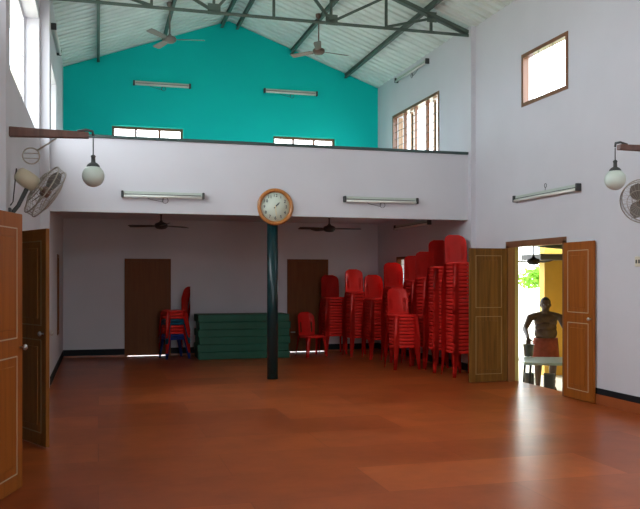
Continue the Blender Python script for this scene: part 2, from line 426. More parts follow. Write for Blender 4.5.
for s in (-1, 1):
    for dn in nodes: tpart('strut', UM + s * dn, TZ0 + .03, UM + s * dn, top(UM + s * dn), .04, .04, .01)
    tpart('diagonal', UM + s * .95, TZ0 + .03, UM, top(UM) - .02, .042, .04, -.02)
    tpart('diagonal', UM + s * .95, TZ0 + .03, UM + s * 1.9, top(UM + s * 1.9), .042, .04, -.02)
    tpart('diagonal', UM + s * 1.9, TZ0 + .03, UM + s * 2.7, top(UM + s * 2.7), .042, .04, -.02)
    for (u, z, w) in ((UM + s * .95, TZ0 + .06, .2), (UM + s * 2.7, top(UM + s * 2.7) + .02, .17)):
        mb = MB(); mb.box(u - w / 2 - UM, -.03, z - .08 - TZ0, u + w / 2 - UM, -.02, z + .09 - TZ0); mb.build('gusset_plate', M['steel'], tr_)
mb = MB(); mb.box(-.2, -.03, top(UM) - .12 - TZ0, .2, -.02, top(UM) + .08 - TZ0); mb.build('gusset_plate', M['steel'], tr_)
plab = ['steel purlin under the left roof slope, nearest the left wall', 'steel purlin midway up the left roof slope', 'steel purlin just left of the roof ridge',
        'steel purlin just right of the roof ridge', 'steel purlin midway up the right roof slope', 'steel purlin under the right roof slope, nearest the right wall']
for u, lb in zip((0., 1.30, 2.53, 2.86, 4.05, 5.28), plab):
    mb = MB(); z = roof(u) - .014; t = .01; sg = 1 if u < UM else -1
    mb.box(-.028, VF, -.09, .028, VB, -.08); mb.box(-.028, VF, -.01, .028, VB, 0); mb.box(-.005, VF, -.08, .005, VB, -.01)
    tag(mb.build('purlin', M['steel'], loc=(u, 0, z)), lb, 'purlin', 'steel purlins under the roof')

# ------------------------------------------------------------------ column and clock
col = thing('support_post', 'slim glossy dark green post holding up the balcony under the clock', 'post', (UM - .005, VC + .09, 0))
mb = MB(); mb.lathe([(.088, 0), (.088, 2.592)], 28); mb.build('shaft', M['post'], col)
mb = MB(); mb.box(-.12, -.085, 2.575, .12, .085, 2.592); mb.build('cap_plate', M['post'], col)
ck = thing('wall_clock', 'round wooden wall clock on the balcony front above the green post', 'clock', (2.697, VC - .002, 2.733))
R90 = Matrix.Rotation(PI / 2, 4, 'X')
mb = MB(); mb.lathe([(.0, 0), (.27, 0), (.29, .015), (.293, .035), (.28, .055), (.262, .062), (.245, .055), (.232, .04), (.232, .02), (0, .02)], 48, R90); mb.build('case', M['clockwood'], ck)
mb = MB(); mb.lathe([(.0, .021), (.231, .021), (.231, .024), (0, .024)], 48, R90); mb.build('dial', M['dial'], ck)
def text_mesh(txt, size):
    cu = bpy.data.curves.new('num', 'FONT'); cu.body = txt; cu.size = size; cu.align_x = 'CENTER'; cu.align_y = 'CENTER'; cu.extrude = .0008; cu.offset = .0012
    o = bpy.data.objects.new('num', cu); C.objects.link(o); dg = bpy.context.evaluated_depsgraph_get()
    me = bpy.data.meshes.new_from_object(o.evaluated_get(dg)); bpy.data.objects.remove(o); bpy.data.curves.remove(cu); return me
for k in range(1, 13):
    an = PI / 2 - k * PI / 6; ds = str(k)
    for i, ch in enumerate(ds):
        me = text_mesh(ch, .066); me.name = 'numeral'; me.materials.clear(); me.materials.append(M['ink'])
        dx = (i - (len(ds) - 1) / 2) * .038
        me.transform(R90 @ Matrix.Translation((.178 * math.cos(an) + dx, .178 * math.sin(an), .0255)))
        o = bpy.data.objects.new('numeral', me); C.objects.link(o); o.parent = ck
def hand(name, ang, L, w, m, y):
    mb = MB(); mb.prism([(-w / 2, -.03, 0), (w / 2, -.03, 0), (w * .7, L * .6, 0), (0, L, 0), (-w * .7, L * .6, 0)], (0, 0, .002))
    mb.build(name, m, ck, mtx=R90 @ Matrix.Translation((0, 0, y)) @ Matrix.Rotation(-ang, 4, 'Z'))
hand('hour_hand', math.radians(44), .11, .016, M['ink'], .027); hand('minute_hand', math.radians(174), .165, .012, M['gold'], .030)
mb = MB(); mb.lathe([(.012, .026), (.012, .034), (0, .036)], 12, R90); mb.build('hub', M['gold'], ck)

# ------------------------------------------------------------------ tube lights
def tube_light(label, p0, p1, normal, cord=True, h=.075):
    p0, p1, n = Vector(p0), Vector(p1), Vector(normal).normalized(); L = (p1 - p0).length; x = (p1 - p0).normalized()
    up = x.cross(n); up = up if up.z > 0 else -up
    t = thing('tube_light', label, 'tube light', group='tube lights on the walls')
    t.matrix_world = Matrix((x, -n, up)).transposed().to_4x4(); t.location = (p0 + p1) / 2
    mb = MB(); mb.box(-L / 2 + .03, -.045, -.005, L / 2 - .03, 0, .05, .005, seg=1); mb.build('batten', M['batten'], t)
    mb = MB(); mb.tube([(-L / 2 + .04, -.062, -.026), (L / 2 - .04, -.062, -.026)], .0195, 12); mb.build('tube', M['tube'], t)
    for s in (-1, 1):
        mb = MB(); mb.box(s * (L / 2 - .035), -.08, -.046, s * L / 2, 0, .054, .006, seg=1); mb.build('end_cap', M['dark'], t)
    mb = MB(); mb.box(-L / 2 + .05, -.05, .002, L / 2 - .05, -.0455, .010); mb.build('edge_strip', M['dark'], t)
    if cord:
        mb = MB(); pts = [(-.30, -.012, -.006), (-.2, -.012, -.06), (-.05, -.012, -.09)] + [(.03 + .045 * math.sin(a), -.012, -.075 - .045 * math.cos(a)) for a in [i * PI / 6 for i in range(-2, 11)]] + [(.02, -.012, -.004)]
        mb.tube(pts, .004, 6); mb.build('cord', M['dark'], t)
    return t
fn = (0, -1, 0)
tube_light('tube light on the balcony front left of the clock', (.33, VC, 2.865), (1.575, VC, 2.865), fn)
tube_light('tube light on the balcony front right of the clock', (3.825, VC, 2.882), (5.116, VC, 2.882), fn)
tube_light('left tube light on the teal gable', (.69, VB, 5.63), (1.87, VB, 5.63), fn)
tube_light('right tube light on the teal gable', (3.433, VB, 5.645), (4.63, VB, 5.645), fn)
t = tube_light('tube light on the right wall above the open door', (HR, 9.15, 2.80), (HR, 10.83, 2.80), (-1, 0, 0), cord=False)
mb = MB(); mb.tube([(.03, -.012, .05), (.02, -.012, .10)] + [(.02 + .03 * math.sin(a), -.012, .12 - .03 * math.cos(a)) for a in [i * PI / 6 for i in range(1, 12)]], .004, 6); mb.build('cord', M['dark'], t)
tube_light('tube light high on the right wall above the balcony window', (UR, 13.95, 5.72), (UR, 15.6, 5.74), (-1, 0, 0))
tube_light('tube light high on the left wall beside the teal gable', (UL, 12.55, 5.38), (UL, 14.3, 5.46), (1, 0, 0), cord=False)
tube_light('dim tube light under the balcony on the right wall', (UR, 13.85, 2.66), (UR, 15.65, 2.66), (-1, 0, 0), cord=False)
sw = thing('switch_plate', 'small ivory switch plate on the right wall', 'switch', (HR, 8.0, 1.80))
mb = MB(); mb.box(-.015, -.06, -.06, 0, .06, .06, .005, seg=1); mb.build('plate', M['switch'], sw)
for y in (-.025, .025):
    mb = MB(); mb.box(-.022, y - .012, -.022, -.014, y + .012, .022, .003, seg=1); mb.build('rocker', M['dark'], sw)

# ------------------------------------------------------------------ ceiling fans
def ceiling_fan(label, hub, ztop, blades, m_body, m_blade, R=.62, group='ceiling fans', tilt=.0):
    f = thing('ceiling_fan', label, 'ceiling fan', hub, group=group); H = ztop - hub[2]
    mb = MB(); mb.tube([(0, 0, .05), (0, 0, H)], .013, 8); mb.build('down_rod', m_body, f)
    mb = MB(); mb.lathe([(.018, H - .10), (.055, H - .06), (.06, H - .005), (.05, H)], 16); mb.build('canopy', m_body, f)
    mb = MB(); mb.lathe([(.02, .10), (.035, .07), (.10, .045), (.115, .02), (.112, -.02), (.08, -.05), (.03, -.06), (0, -.062)][::-1], 24); mb.build('motor', m_body, f)
    for a in blades:
        mb = MB(); n = 8; row = []
        for i in range(n + 1):
            r = .10 + (R - .10) * i / n; w = .022 if i == 0 else (.052 + .02 * i / n); tw = .22
            if i == n: w *= .8
            row.append([mb.bm.verts.new((r, sy * w, sy * w * tw + dz)) for sy, dz in ((-1, 0), (1, 0), (1, .006), (-1, .006))])
        for A, B in zip(row, row[1:]):
            for k in range(4): mb.face([A[k], A[(k + 1) % 4], B[(k + 1) % 4], B[k]])
        mb.face(row[0]); mb.face(row[-1])
        mb.build('blade', m_blade, f, mtx=Matrix.Rotation(math.radians(a), 4, 'Z'))
    return f
ceiling_fan('brown ceiling fan above the balcony, left of the roof ridge', (1.24, 14.5, 5.90), roof(1.24) - .0, (-10, 110, 230), M['fangrey'], M['fangrey'])
ceiling_fan('brown ceiling fan above the balcony, right of the roof ridge', (4.02, 14.5, 5.90), roof(4.02) - .0, (-108, 12, 132), M['fanbrown'], M['fanbrown'])
ceiling_fan('dark ceiling fan under the balcony, left of the green post', (1.07, 14.3, 2.53), 2.82, (35, 155, 275), M['fandark'], M['fandark'], R=.6)
ceiling_fan('dark ceiling fan under the balcony, right of the green post', (4.17, 14.3, 2.53), 2.82, (-10, 105, 185), M['fandark'], M['fandark'], R=.6)

# ------------------------------------------------------------------ wall fans
def wall_fan(label, ctr, n, mount, mount_n, R=.235):
    f = thing('wall_fan', label, 'fan', ctr, group='wall fans')
    Z = frame_to(n, UP); n = Vector(n).normalized(); mt = Vector(mount) - Vector(ctr)
    def ring(mb, r, z, w=.004): mb.tube([(r * math.cos(2 * PI * k / 36), r * math.sin(2 * PI * k / 36), z) for k in range(36)], w, 6, closed=True)
    mb = MB(); ring(mb, R, -.035, .006); ring(mb, R * .98, .035, .006); ring(mb, R * .62, .065); ring(mb, .05, .075, .005)
    for k in range(28):
        a = 2 * PI * k / 28; c, s = math.cos(a), math.sin(a)
        mb.tube([(.05 * c, .05 * s, .075), (R * .62 * c, R * .62 * s, .066), (R * .98 * c, R * .98 * s, .035), (R * c, R * s, -.035)], .0018, 5)
    mb.build('front_guard', M['guard'], f, mtx=Z)
    mb = MB(); ring(mb, R * .6, -.075); ring(mb, .07, -.08, .005)
    for k in range(28):
        a = 2 * PI * (k + .5) / 28; c, s = math.cos(a), math.sin(a)
        mb.tube([(.07 * c, .07 * s, -.08), (R * .6 * c, R * .6 * s, -.076), (R * c, R * s, -.037)], .0018, 5)
    mb.build('back_guard', M['guard'], f, mtx=Z)
    for k in range(3):
        mb = MB(); N = 8; rows = []
        for i in range(N + 1):
            r = .03 + (R * .86 - .03) * i / N; w = .03 + .055 * math.sin(PI * min(1, i / N * .9 + .05))
            rows.append([mb.bm.verts.new((r, sy * w, sy * w * .35 + dz)) for sy, dz in ((-1, 0), (1, 0), (1, .003), (-1, .003))])
        for A, B in zip(rows, rows[1:]):
            for q in range(4): mb.face([A[q], A[(q + 1) % 4], B[(q + 1) % 4], B[q]], False)
        mb.face(rows[0]); mb.face(rows[-1])
        mb.build('blade', M['fangrey'], f, mtx=Z @ Matrix.Rotation(2 * PI * k / 3 + .3, 4, 'Z'))
    mb = MB(); mb.lathe([(0, -.03), (.04, -.03), (.045, .0), (.035, .035), (0, .045)], 18); mb.build('hub', M['fanbrown'], f, mtx=Z)
    mb = MB(); mb.lathe([(0, -.27), (.035, -.268), (.06, -.25), (.068, -.20), (.07, -.13), (.06, -.09), (.03, -.085), (.012, -.08), (.012, -.03)], 20); mb.build('motor', M['cream'], f, mtx=Z)
    piv = n * -.17 + Vector((0, 0, -.065))
    mb = MB(); mb.tube([n * -.17, piv, (piv + mt) / 2 + Vector((0, 0, -.03)), mt], [.02, .018, .016, .018], 10); mb.build('arm', M['dark'], f)
    mb = MB(); q = frame_to(mount_n, UP); q.translation = mt; mb.box(-.07, -.045, -.002, .07, .045, .018, .004, seg=1); mb.build('mount_plate', M['dark'], f, mtx=q)
    mb = MB(); mb.tube([n * -.26, n * -.27 + Vector((0, 0, .03)), mt + Vector((0, 0, .12)) + Vector(mount_n) * .03, mt + Vector((0, 0, .09)) + Vector(mount_n) * .01], .005, 6)
    mb.build('cord', M['dark'], f)
    return f
nl = RIGHT * .72 - UP * .56 + FWD * .52
wall_fan('cream wall fan beside the globe lamp on the left pillar', (-.418, 6.87, 2.308), nl, (UL + .002, 6.74, 2.09), (1, 0, 0), R=.225)
nr = -RIGHT * .62 - UP * .40 - FWD * .66
wall_fan('wall fan behind the globe lamp at the right edge', (5.87, 7.59, 2.46), nr, (HR - .002, 7.76, 2.29), (-1, 0, 0), R=.25)

# ------------------------------------------------------------------ timber brackets with globe lamps
def bracket(label, x0, x1, y, z, ring):
    b = thing('timber_bracket', label, 'bracket', (x0, y, z), group='timber lamp brackets')
    L = x1 - x0; s = 1 if L > 0 else -1
    mb = MB(); v = mb.box(0, -.03, -.04, L, .03, .04, .006, seg=1)
    for q in mb.bm.verts:
        if abs(q.co.x - L) < .02: q.co.z = q.co.z * .6
    mb.build('beam', M['beam'], b)
    mb = MB(); mb.tube([(L - s * .09, 0, .028), (L - s * .02, 0, .045), (L + s * .03, 0, .035), (L + s * .035, 0, .0)], .011, 8); mb.build('hook', M['dark'], b)
    if ring:
        mb = MB(); c = Vector((.165, 0, -.185)); r = .064
        mb.tube([c + Vector((r * math.cos(2 * PI * k / 28), 0, r * math.sin(2 * PI * k / 28))) for k in range(28)], .006, 8, closed=True)
        for dz in (-.02, .02): mb.tube([c + Vector((-math.sqrt(r * r - dz * dz), 0, dz)), c + Vector((math.sqrt(r * r - dz * dz), 0, dz))], .004, 6)
        mb.build('brace_ring', M['guard'], b)
        mb = MB(); mb.tube([c + Vector((r * .7, 0, r * .7)), (.36, 0, -.035)], .007, 6); mb.build('brace_rod', M['guard'], b)
    return L + s * .035
def globe_lamp(label, x, y, ztop, zc, r=.089):
    g = thing('globe_lamp', label, 'lamp', (x, y, zc), group='hanging globe lamps')
    mb = MB(); mb.tube([(0, 0, r + .05), (0, 0, ztop - zc)], .005, 6); mb.build('hanging_rod', M['dark'], g)
    mb = MB(); mb.lathe([(.056, r - .03), (.05, r - .002), (.036, r + .012), (.018, r + .022), (.016, r + .06), (.02, r + .065), (.02, r + .075), (.006, r + .085), (0, r + .085)], 20); mb.build('gallery_cap', M['dark'], g)
    mb = MB(); mb.sphere((0, 0, 0), r, 28, 18); mb.build('globe', M['globe'], g)
bracket('weathered timber bracket on the left pillar above the cream fan', UL, -.075, 6.77, 2.77, True)
globe_lamp('white globe lamp hanging from the timber bracket at left', -.04, 6.77, 2.76, 2.44, .090)
bracket('weathered timber bracket reaching in from the right wall', HR, 4.52, 6.18, 2.785, False)
globe_lamp('white globe lamp hanging from the timber bracket at the right edge', 4.485, 6.18, 2.775, 2.49, .094)

# ------------------------------------------------------------------ plastic chairs
PITCH = .06
def grid_solid(mb, pts, thick, skip=lambda i, j: False, closed_i=False):
    vs = [[mb.bm.verts.new(p) for p in row] for row in pts]; fs = []
    for i in range(len(vs) - 1):
        for j in range(len(vs[0]) - 1):
            if skip(i, j): continue
            f = mb.face([vs[i][j], vs[i][j + 1], vs[i + 1][j + 1], vs[i + 1][j]], True); fs.append(f)
    bmesh.ops.solidify(mb.bm, geom=fs, thickness=thick)
def seat_mb():
    mb = MB(); n = 28; rings = []
    def outline(a, r, z):      # rounded-square ring
        c, s = math.cos(a), math.sin(a); k = (abs(c) ** 5 + abs(s) ** 5) ** -.2; return Vector((c * k * r * 1.06, s * k * r, z))
    for (r, z) in ((.0, .408), (.08, .409), (.15, .417), (.185, .428), (.199, .4285), (.207, .425), (.2095, .417), (.205, .410), (.2095, .381)):
        rings.append([outline(2 * PI * k / n + PI / 4, r, z) for k in range(n + 1)])
    rings = [[p for p in R] for R in rings]
    vs = []
    for R in rings:
        if R[0].xy.length < 1e-6: v = mb.bm.verts.new(R[0]); vs.append([v] * n)
        else: vs.append([mb.bm.verts.new(p) for p in R[:n]])
    fs = []
    for A, B in zip(vs, vs[1:]):
        for k in range(n):
            q = [A[k], A[(k + 1) % n], B[(k + 1) % n], B[k]]
            if A[0] is A[1]: q = [A[0], B[(k + 1) % n], B[k]]
            f = mb.face(q, True)
            if f: fs.append(f)
    bmesh.ops.recalc_face_normals(mb.bm, faces=fs); bmesh.ops.solidify(mb.bm, geom=fs, thickness=.004)
    return mb
def back_mb():
    mb = MB(); nz, nx = 14, 14; pts = []
    for i in range(nz + 1):
        t = i / nz; z = .412 + .485 * t
        hw = .190 + .009 * math.sin(PI * t)
        if t > .7: hw *= math.sqrt(max(0, 1 - ((t - .7) / .315) ** 3.2)) * .9 + .1
        row = []
        for j in range(nx + 1):
            s = -1 + 2 * j / nx; x = hw * s
            y = .223 + .22 * (z - .412) - .05 * (abs(x) / .2) ** 2 * min(1, t * 2)
            if i == 0: y, z = .2095, .396
            row.append(Vector((x, y, z)))
        pts.append(row)
    slot = {2, 11}
    grid_solid(mb, pts, .005, skip=lambda i, j: j in slot and 2 <= i <= 7)
    return mb
def leg_mb(sx, front):
    mb = MB(); pts = []
    for i in range(7):
        t = i / 6; z = .405 * (1 - t); w = .078 - .034 * t
        if front: cx, cy, dx, dy = sx * (.213 + .032 * t), -(.203 + .034 * t), -sx, 1
        else: cx, cy, dx, dy = sx * (.222 + .030 * t), .203 + .062 * t, -sx, -1
        wx = w if front else .020
        pts.append([Vector((cx + dx * wx, cy, z)), Vector((cx + dx * wx * .5, cy, z)), Vector((cx, cy, z)), Vector((cx, cy + dy * w * .5, z)), Vector((cx, cy + dy * w, z))])
    grid_solid(mb, pts, .003)
    return mb
def make_chair(m, cname):
    t = thing('plastic_chair', '', '')
    del_keys = [k for k in ('label', 'category') if k in t]
    seat_mb().build('seat', m, t); back_mb().build('backrest', m, t)
    for fr in (True, False):
        for sx in (-1, 1): leg_mb(sx, fr).build('leg', m, t)
    return t
protos = {k: make_chair(M[k], k) for k in ('redp', 'bluep', 'tealp')}
used = {k: False for k in protos}
ORD = 'lowest second third fourth fifth sixth seventh eighth ninth tenth eleventh twelfth thirteenth fourteenth fifteenth sixteenth seventeenth eighteenth nineteenth twentieth twenty-first twenty-second twenty-third twenty-fourth twenty-fifth'.split()
def put_chair(kind, loc, rz, label, group=None, tilt=0):
    o = protos[kind] if not used[kind] else copy_tree(protos[kind]); used[kind] = True
    o.location = loc; o.rotation_euler = (tilt, 0, rz); tag(o, label, 'chair')
    if group: o['group'] = group
    elif 'group' in o: del o['group']
    return o
def stack(kinds, u, v, rz, where, group):
    n = len(kinds); cname = {'redp': 'red', 'bluep': 'blue', 'tealp': 'teal blue'}
    for i, k in enumerate(kinds):
        j = random.uniform(-.001, .001)
        pos = 'topmost' if i == n - 1 else ('lowest' if i == 0 else ORD[i] + ' from the bottom')
        put_chair(k, (u + random.uniform(-.0002, .0002), v - .0 * i, i * PITCH), rz + j * .3, f'{cname[k]} plastic chair, {pos} in {where}', group)
R_ = 'redp'
stack([R_] * 25, 5.76, 11.97, -.03, 'the tall stack by the door leaf', 'red chairs in the stack by the door leaf')
stack([R_] * 24, 5.73, 12.62, -.14, 'the tall stack behind the door-side one', 'red chairs in the second wall stack')
stack([R_] * 21, 5.78, 13.27, .0, 'the third stack along the right wall', 'red chairs in the third wall stack')
stack([R_] * 20, 5.775, 13.82, .0, 'the fourth stack along the right wall', 'red chairs in the fourth wall stack')
stack([R_] * 10, 5.215, 13.22, -.01, 'the short front stack', 'red chairs in the short front stack')
stack([R_] * 18, 5.58, 14.40, .0, 'the stack just behind the short one', 'red chairs behind the short stack')
stack([R_] * 14, 5.39, 15.02, .0, 'the stack below the dark window', 'red chairs in the stack below the dark window')
stack([R_] * 16, 5.18, 15.64, .02, 'the square-on stack right of the door', 'red chairs in the stack right of the back door')
stack([R_] * 14, 4.83, 16.26, .0, 'the dim stack against the back door', 'red chairs in the stack against the back door')
put_chair(R_, (4.25, 15.85, 0), .25, 'single red plastic chair standing alone before the back door')
B_, T_ = 'bluep', 'tealp'
stack([B_, B_, R_, R_, R_, T_, T_, R_, R_, R_], 1.46, 16.17, -PI / 2 + .22, 'the mixed-colour stack at the back', 'red and blue chairs in the mixed stack')

# ------------------------------------------------------------------ green mats
def mat_mb():
    mb = MB(); mb.box(-.92, -.34, 0, .92, .34, .147, .012, seg=3)
    return mb
wh = ['lowest in the pile', 'second from the bottom of the pile', 'third from the bottom of the pile', 'third from the top of the pile', 'second from the top of the pile', 'topmost of the pile']
first = None
for i, (dx, dy) in enumerate([(.0, 0), (-.02, .015), (.01, .0), (-.01, .01), (.02, .01), (-.015, .0)]):
    if first is None:
        o = mat_mb().build('padded_mat', M['mat_green']); first = o
    else:
        o = first.copy(); C.objects.link(o)
    o.location = (2.82 + dx, 16.0 + dy, i * .1475); o.rotation_euler = (0, 0, random.uniform(-.012, .012))
    tag(o, 'thick dark green padded mat, ' + wh[i] + ' by the back wall', 'mat', 'green mats piled by the back wall')

# ------------------------------------------------------------------ outside the right door
GZ = -.43
mb = MB(); mb.box(-40, -30, GZ - .1, 60, 70, GZ)
for q in list(mb.bm.verts): pass
tag(mb.build('ground', M['ground']), 'pale bright ground of the yard outside the door', 'ground', kind='structure')
def cz(z, px, h=0.):                 # point at optical depth z in the direction of picture column px
    a = (px - 320) / 794.5
    return Vector((z * (a * math.cos(TH) + math.sin(TH)), z * (math.cos(TH) - a * math.sin(TH)), h))
# painted outer reveal of the doorway
mb = MB(); mb.box(HR + .10, D1[1] - .012, 0, HR + TR + .01, D1[1], D1[3]); mb.box(HR + .10, D1[0], 0, HR + TR + .01, D1[0] + .012, D1[3])
tag(mb.build('trim_1', M['lime']), 'pale yellow painted reveal of the open doorway', 'trim', kind='structure')
yw = cz(16.6, 544.5)
mb = MB(); mb.box(yw.x, yw.y, GZ, 9.85, yw.y + .2, 2.6); mb.box(9.7, 8.6, GZ, 9.85, yw.y, 2.6); mb.box(HR + TR, 8.45, GZ, 9.85, 8.6, 2.6)  # first piece stands behind the man; unseen other two added to shade him
tag(mb.build('wall_yard', M['yellow']), 'ochre yellow wall behind the man, with unseen sides added to shade him', 'wall', kind='structure')
# veranda roof sloping down from the hall
mb = MB(); mb.prism([(HR + TR, 9, 2.42), (HR + TR, 9, 2.5), (9.6, 9, 2.28), (9.6, 9, 2.2)], (0, 5.3, 0))
mb.box(8.6, 14.25, 1.98, 13, yw.y + .3, 2.1)
vr = tag(mb.build('veranda_roof', M['under']), 'dark underside of the veranda roof seen through the open door', 'roof', kind='structure')
for y in (11.4, 12.6, 13.8):
    mb = MB(); mb.prism([(HR + TR, y, 2.42), (9.6, y, 2.2), (9.6, y, 2.13), (HR + TR, y, 2.35)], (0, .06, 0)); mb.build('rafter', M['steel'], vr)
hub = cz(14.2, 533.5, 1.90)
ceiling_fan('dark ceiling fan on the veranda seen through the open door', tuple(hub), 2.42 - (hub.x - HR - TR) * .0677, (160, 280, 40), M['fandark'], M['fandark'], R=.45)

# table
ax = (RIGHT * .97 - FWD * .12).normalized(); dp = Vector((-ax.y, ax.x, 0))
tc = cz(13.32, 520) + ax * .95; TZ = .25
tb = thing('table', 'grey green topped table on the veranda in front of the man', 'table', (tc.x, tc.y, GZ), math.atan2(ax.y, ax.x)); hT = TZ - GZ
mb = MB(); mb.box(-.95, -.55, hT - .045, .95, .42, hT, .01); mb.build('table_top', M['tabletop'], tb)
for sx in (-1, 1):
    for sy in (-1, 1):
        mb = MB(); mb.tube([(sx * .86, sy * .34, 0), (sx * .82, sy * .34, hT - .045)], .022, 10); mb.build('leg', M['dark'], tb)
def vessel(name, label, cat, p, r0, r1, h, bail=False):
    t = thing(name, label, cat, p)
    mb = MB(); mb.lathe([(0, 0), (r0, 0), (r0 * 1.02, .01), (r1, h - .008), (r1 + .008, h - .004), (r1 + .008, h), (r1 - .004, h), (r1 - .006, h - .01), (r0 - .006, .012), (0, .012)], 28); mb.build('body', M['can'], t)
    if bail:
        mb = MB(); mb.tube([(r1 * math.cos(a), .01, h - .02 - abs(math.sin(a)) * r1 * .45) for a in [PI * k / 14 for k in range(15)]], .004, 6); mb.build('handle', M['metal'], t)
    else:
        mb = MB(); mb.tube([(r1 + .002, 0, h * .8), (r1 + .03, 0, h * .74), (r1 + .03, 0, h * .62), (r0 + .006, 0, h * .56)], .005, 6); mb.build('handle', M['metal'], t)
    return t
bp = cz(13.78, 528.5, TZ)
vessel('bucket', 'dark steel bucket on the table under the man\'s hand', 'bucket', tuple(bp), .075, .095, .21, True)
vessel('steel_can', 'tall dull steel can under the left end of the table', 'can', tuple(cz(13.45, 529.5, GZ)), .075, .08, .43)
vessel('steel_can', 'tall dull steel can under the table, nearer the door leaf', 'can', tuple(cz(13.35, 549, GZ)), .085, .09, .43)

# tree beyond the yard
tp = cz(19.5, 556, GZ); tcn = cz(19.0, 533, 1.62)
tree = thing('tree', 'bright green leafy tree in the yard beyond the doorway', 'tree', tuple(tp))
mb = MB(); top_ = Vector((0, 0, 2.9)); br = tcn - tp
mb.tube([(0, 0, 0), (.05, 0, 1.2), (-.03, .05, 2.4), (-.1, .1, 3.6)], [.14, .12, .1, .05], 10)
mb.tube([(-.0, .03, 1.9), (br.x * .5, br.y * .5, br.z * .5 + 1.5), (br.x, br.y, br.z + .1)], [.05, .035, .015], 8)
mb.build('trunk', M['bark'], tree)
def leaves(mb, c, rad, n, L0=.16):
    for _ in range(n):
        while True:
            p = Vector((random.uniform(-1, 1), random.uniform(-1, 1), random.uniform(-1, 1)))
            if p.length <= 1: break
        p = Vector(c) + Vector((p.x * rad[0], p.y * rad[1], p.z * rad[2])); L = L0 * random.uniform(.7, 1.3); w = L * .22
        R = Euler((random.uniform(-.8, .8), random.uniform(-.8, .8), random.uniform(0, 6.28))).to_matrix()
        q = [Vector((0, 0, 0)), Vector((L * .5, w, -.01)), Vector((L, 0, -.03)), Vector((L * .5, -w, -.01))]
        mb.face([mb.bm.verts.new(p + R @ v) for v in q])
mb = MB(); leaves(mb, br, (.40, .45, .24), 420); leaves(mb, br + Vector((.28, -.08, .12)), (.3, .35, .25), 200)
leaves(mb, (-.1, .1, 3.9), (1.3, 1.3, 1.0), 900, .22); mb.build('foliage', M['leaf'], tree)

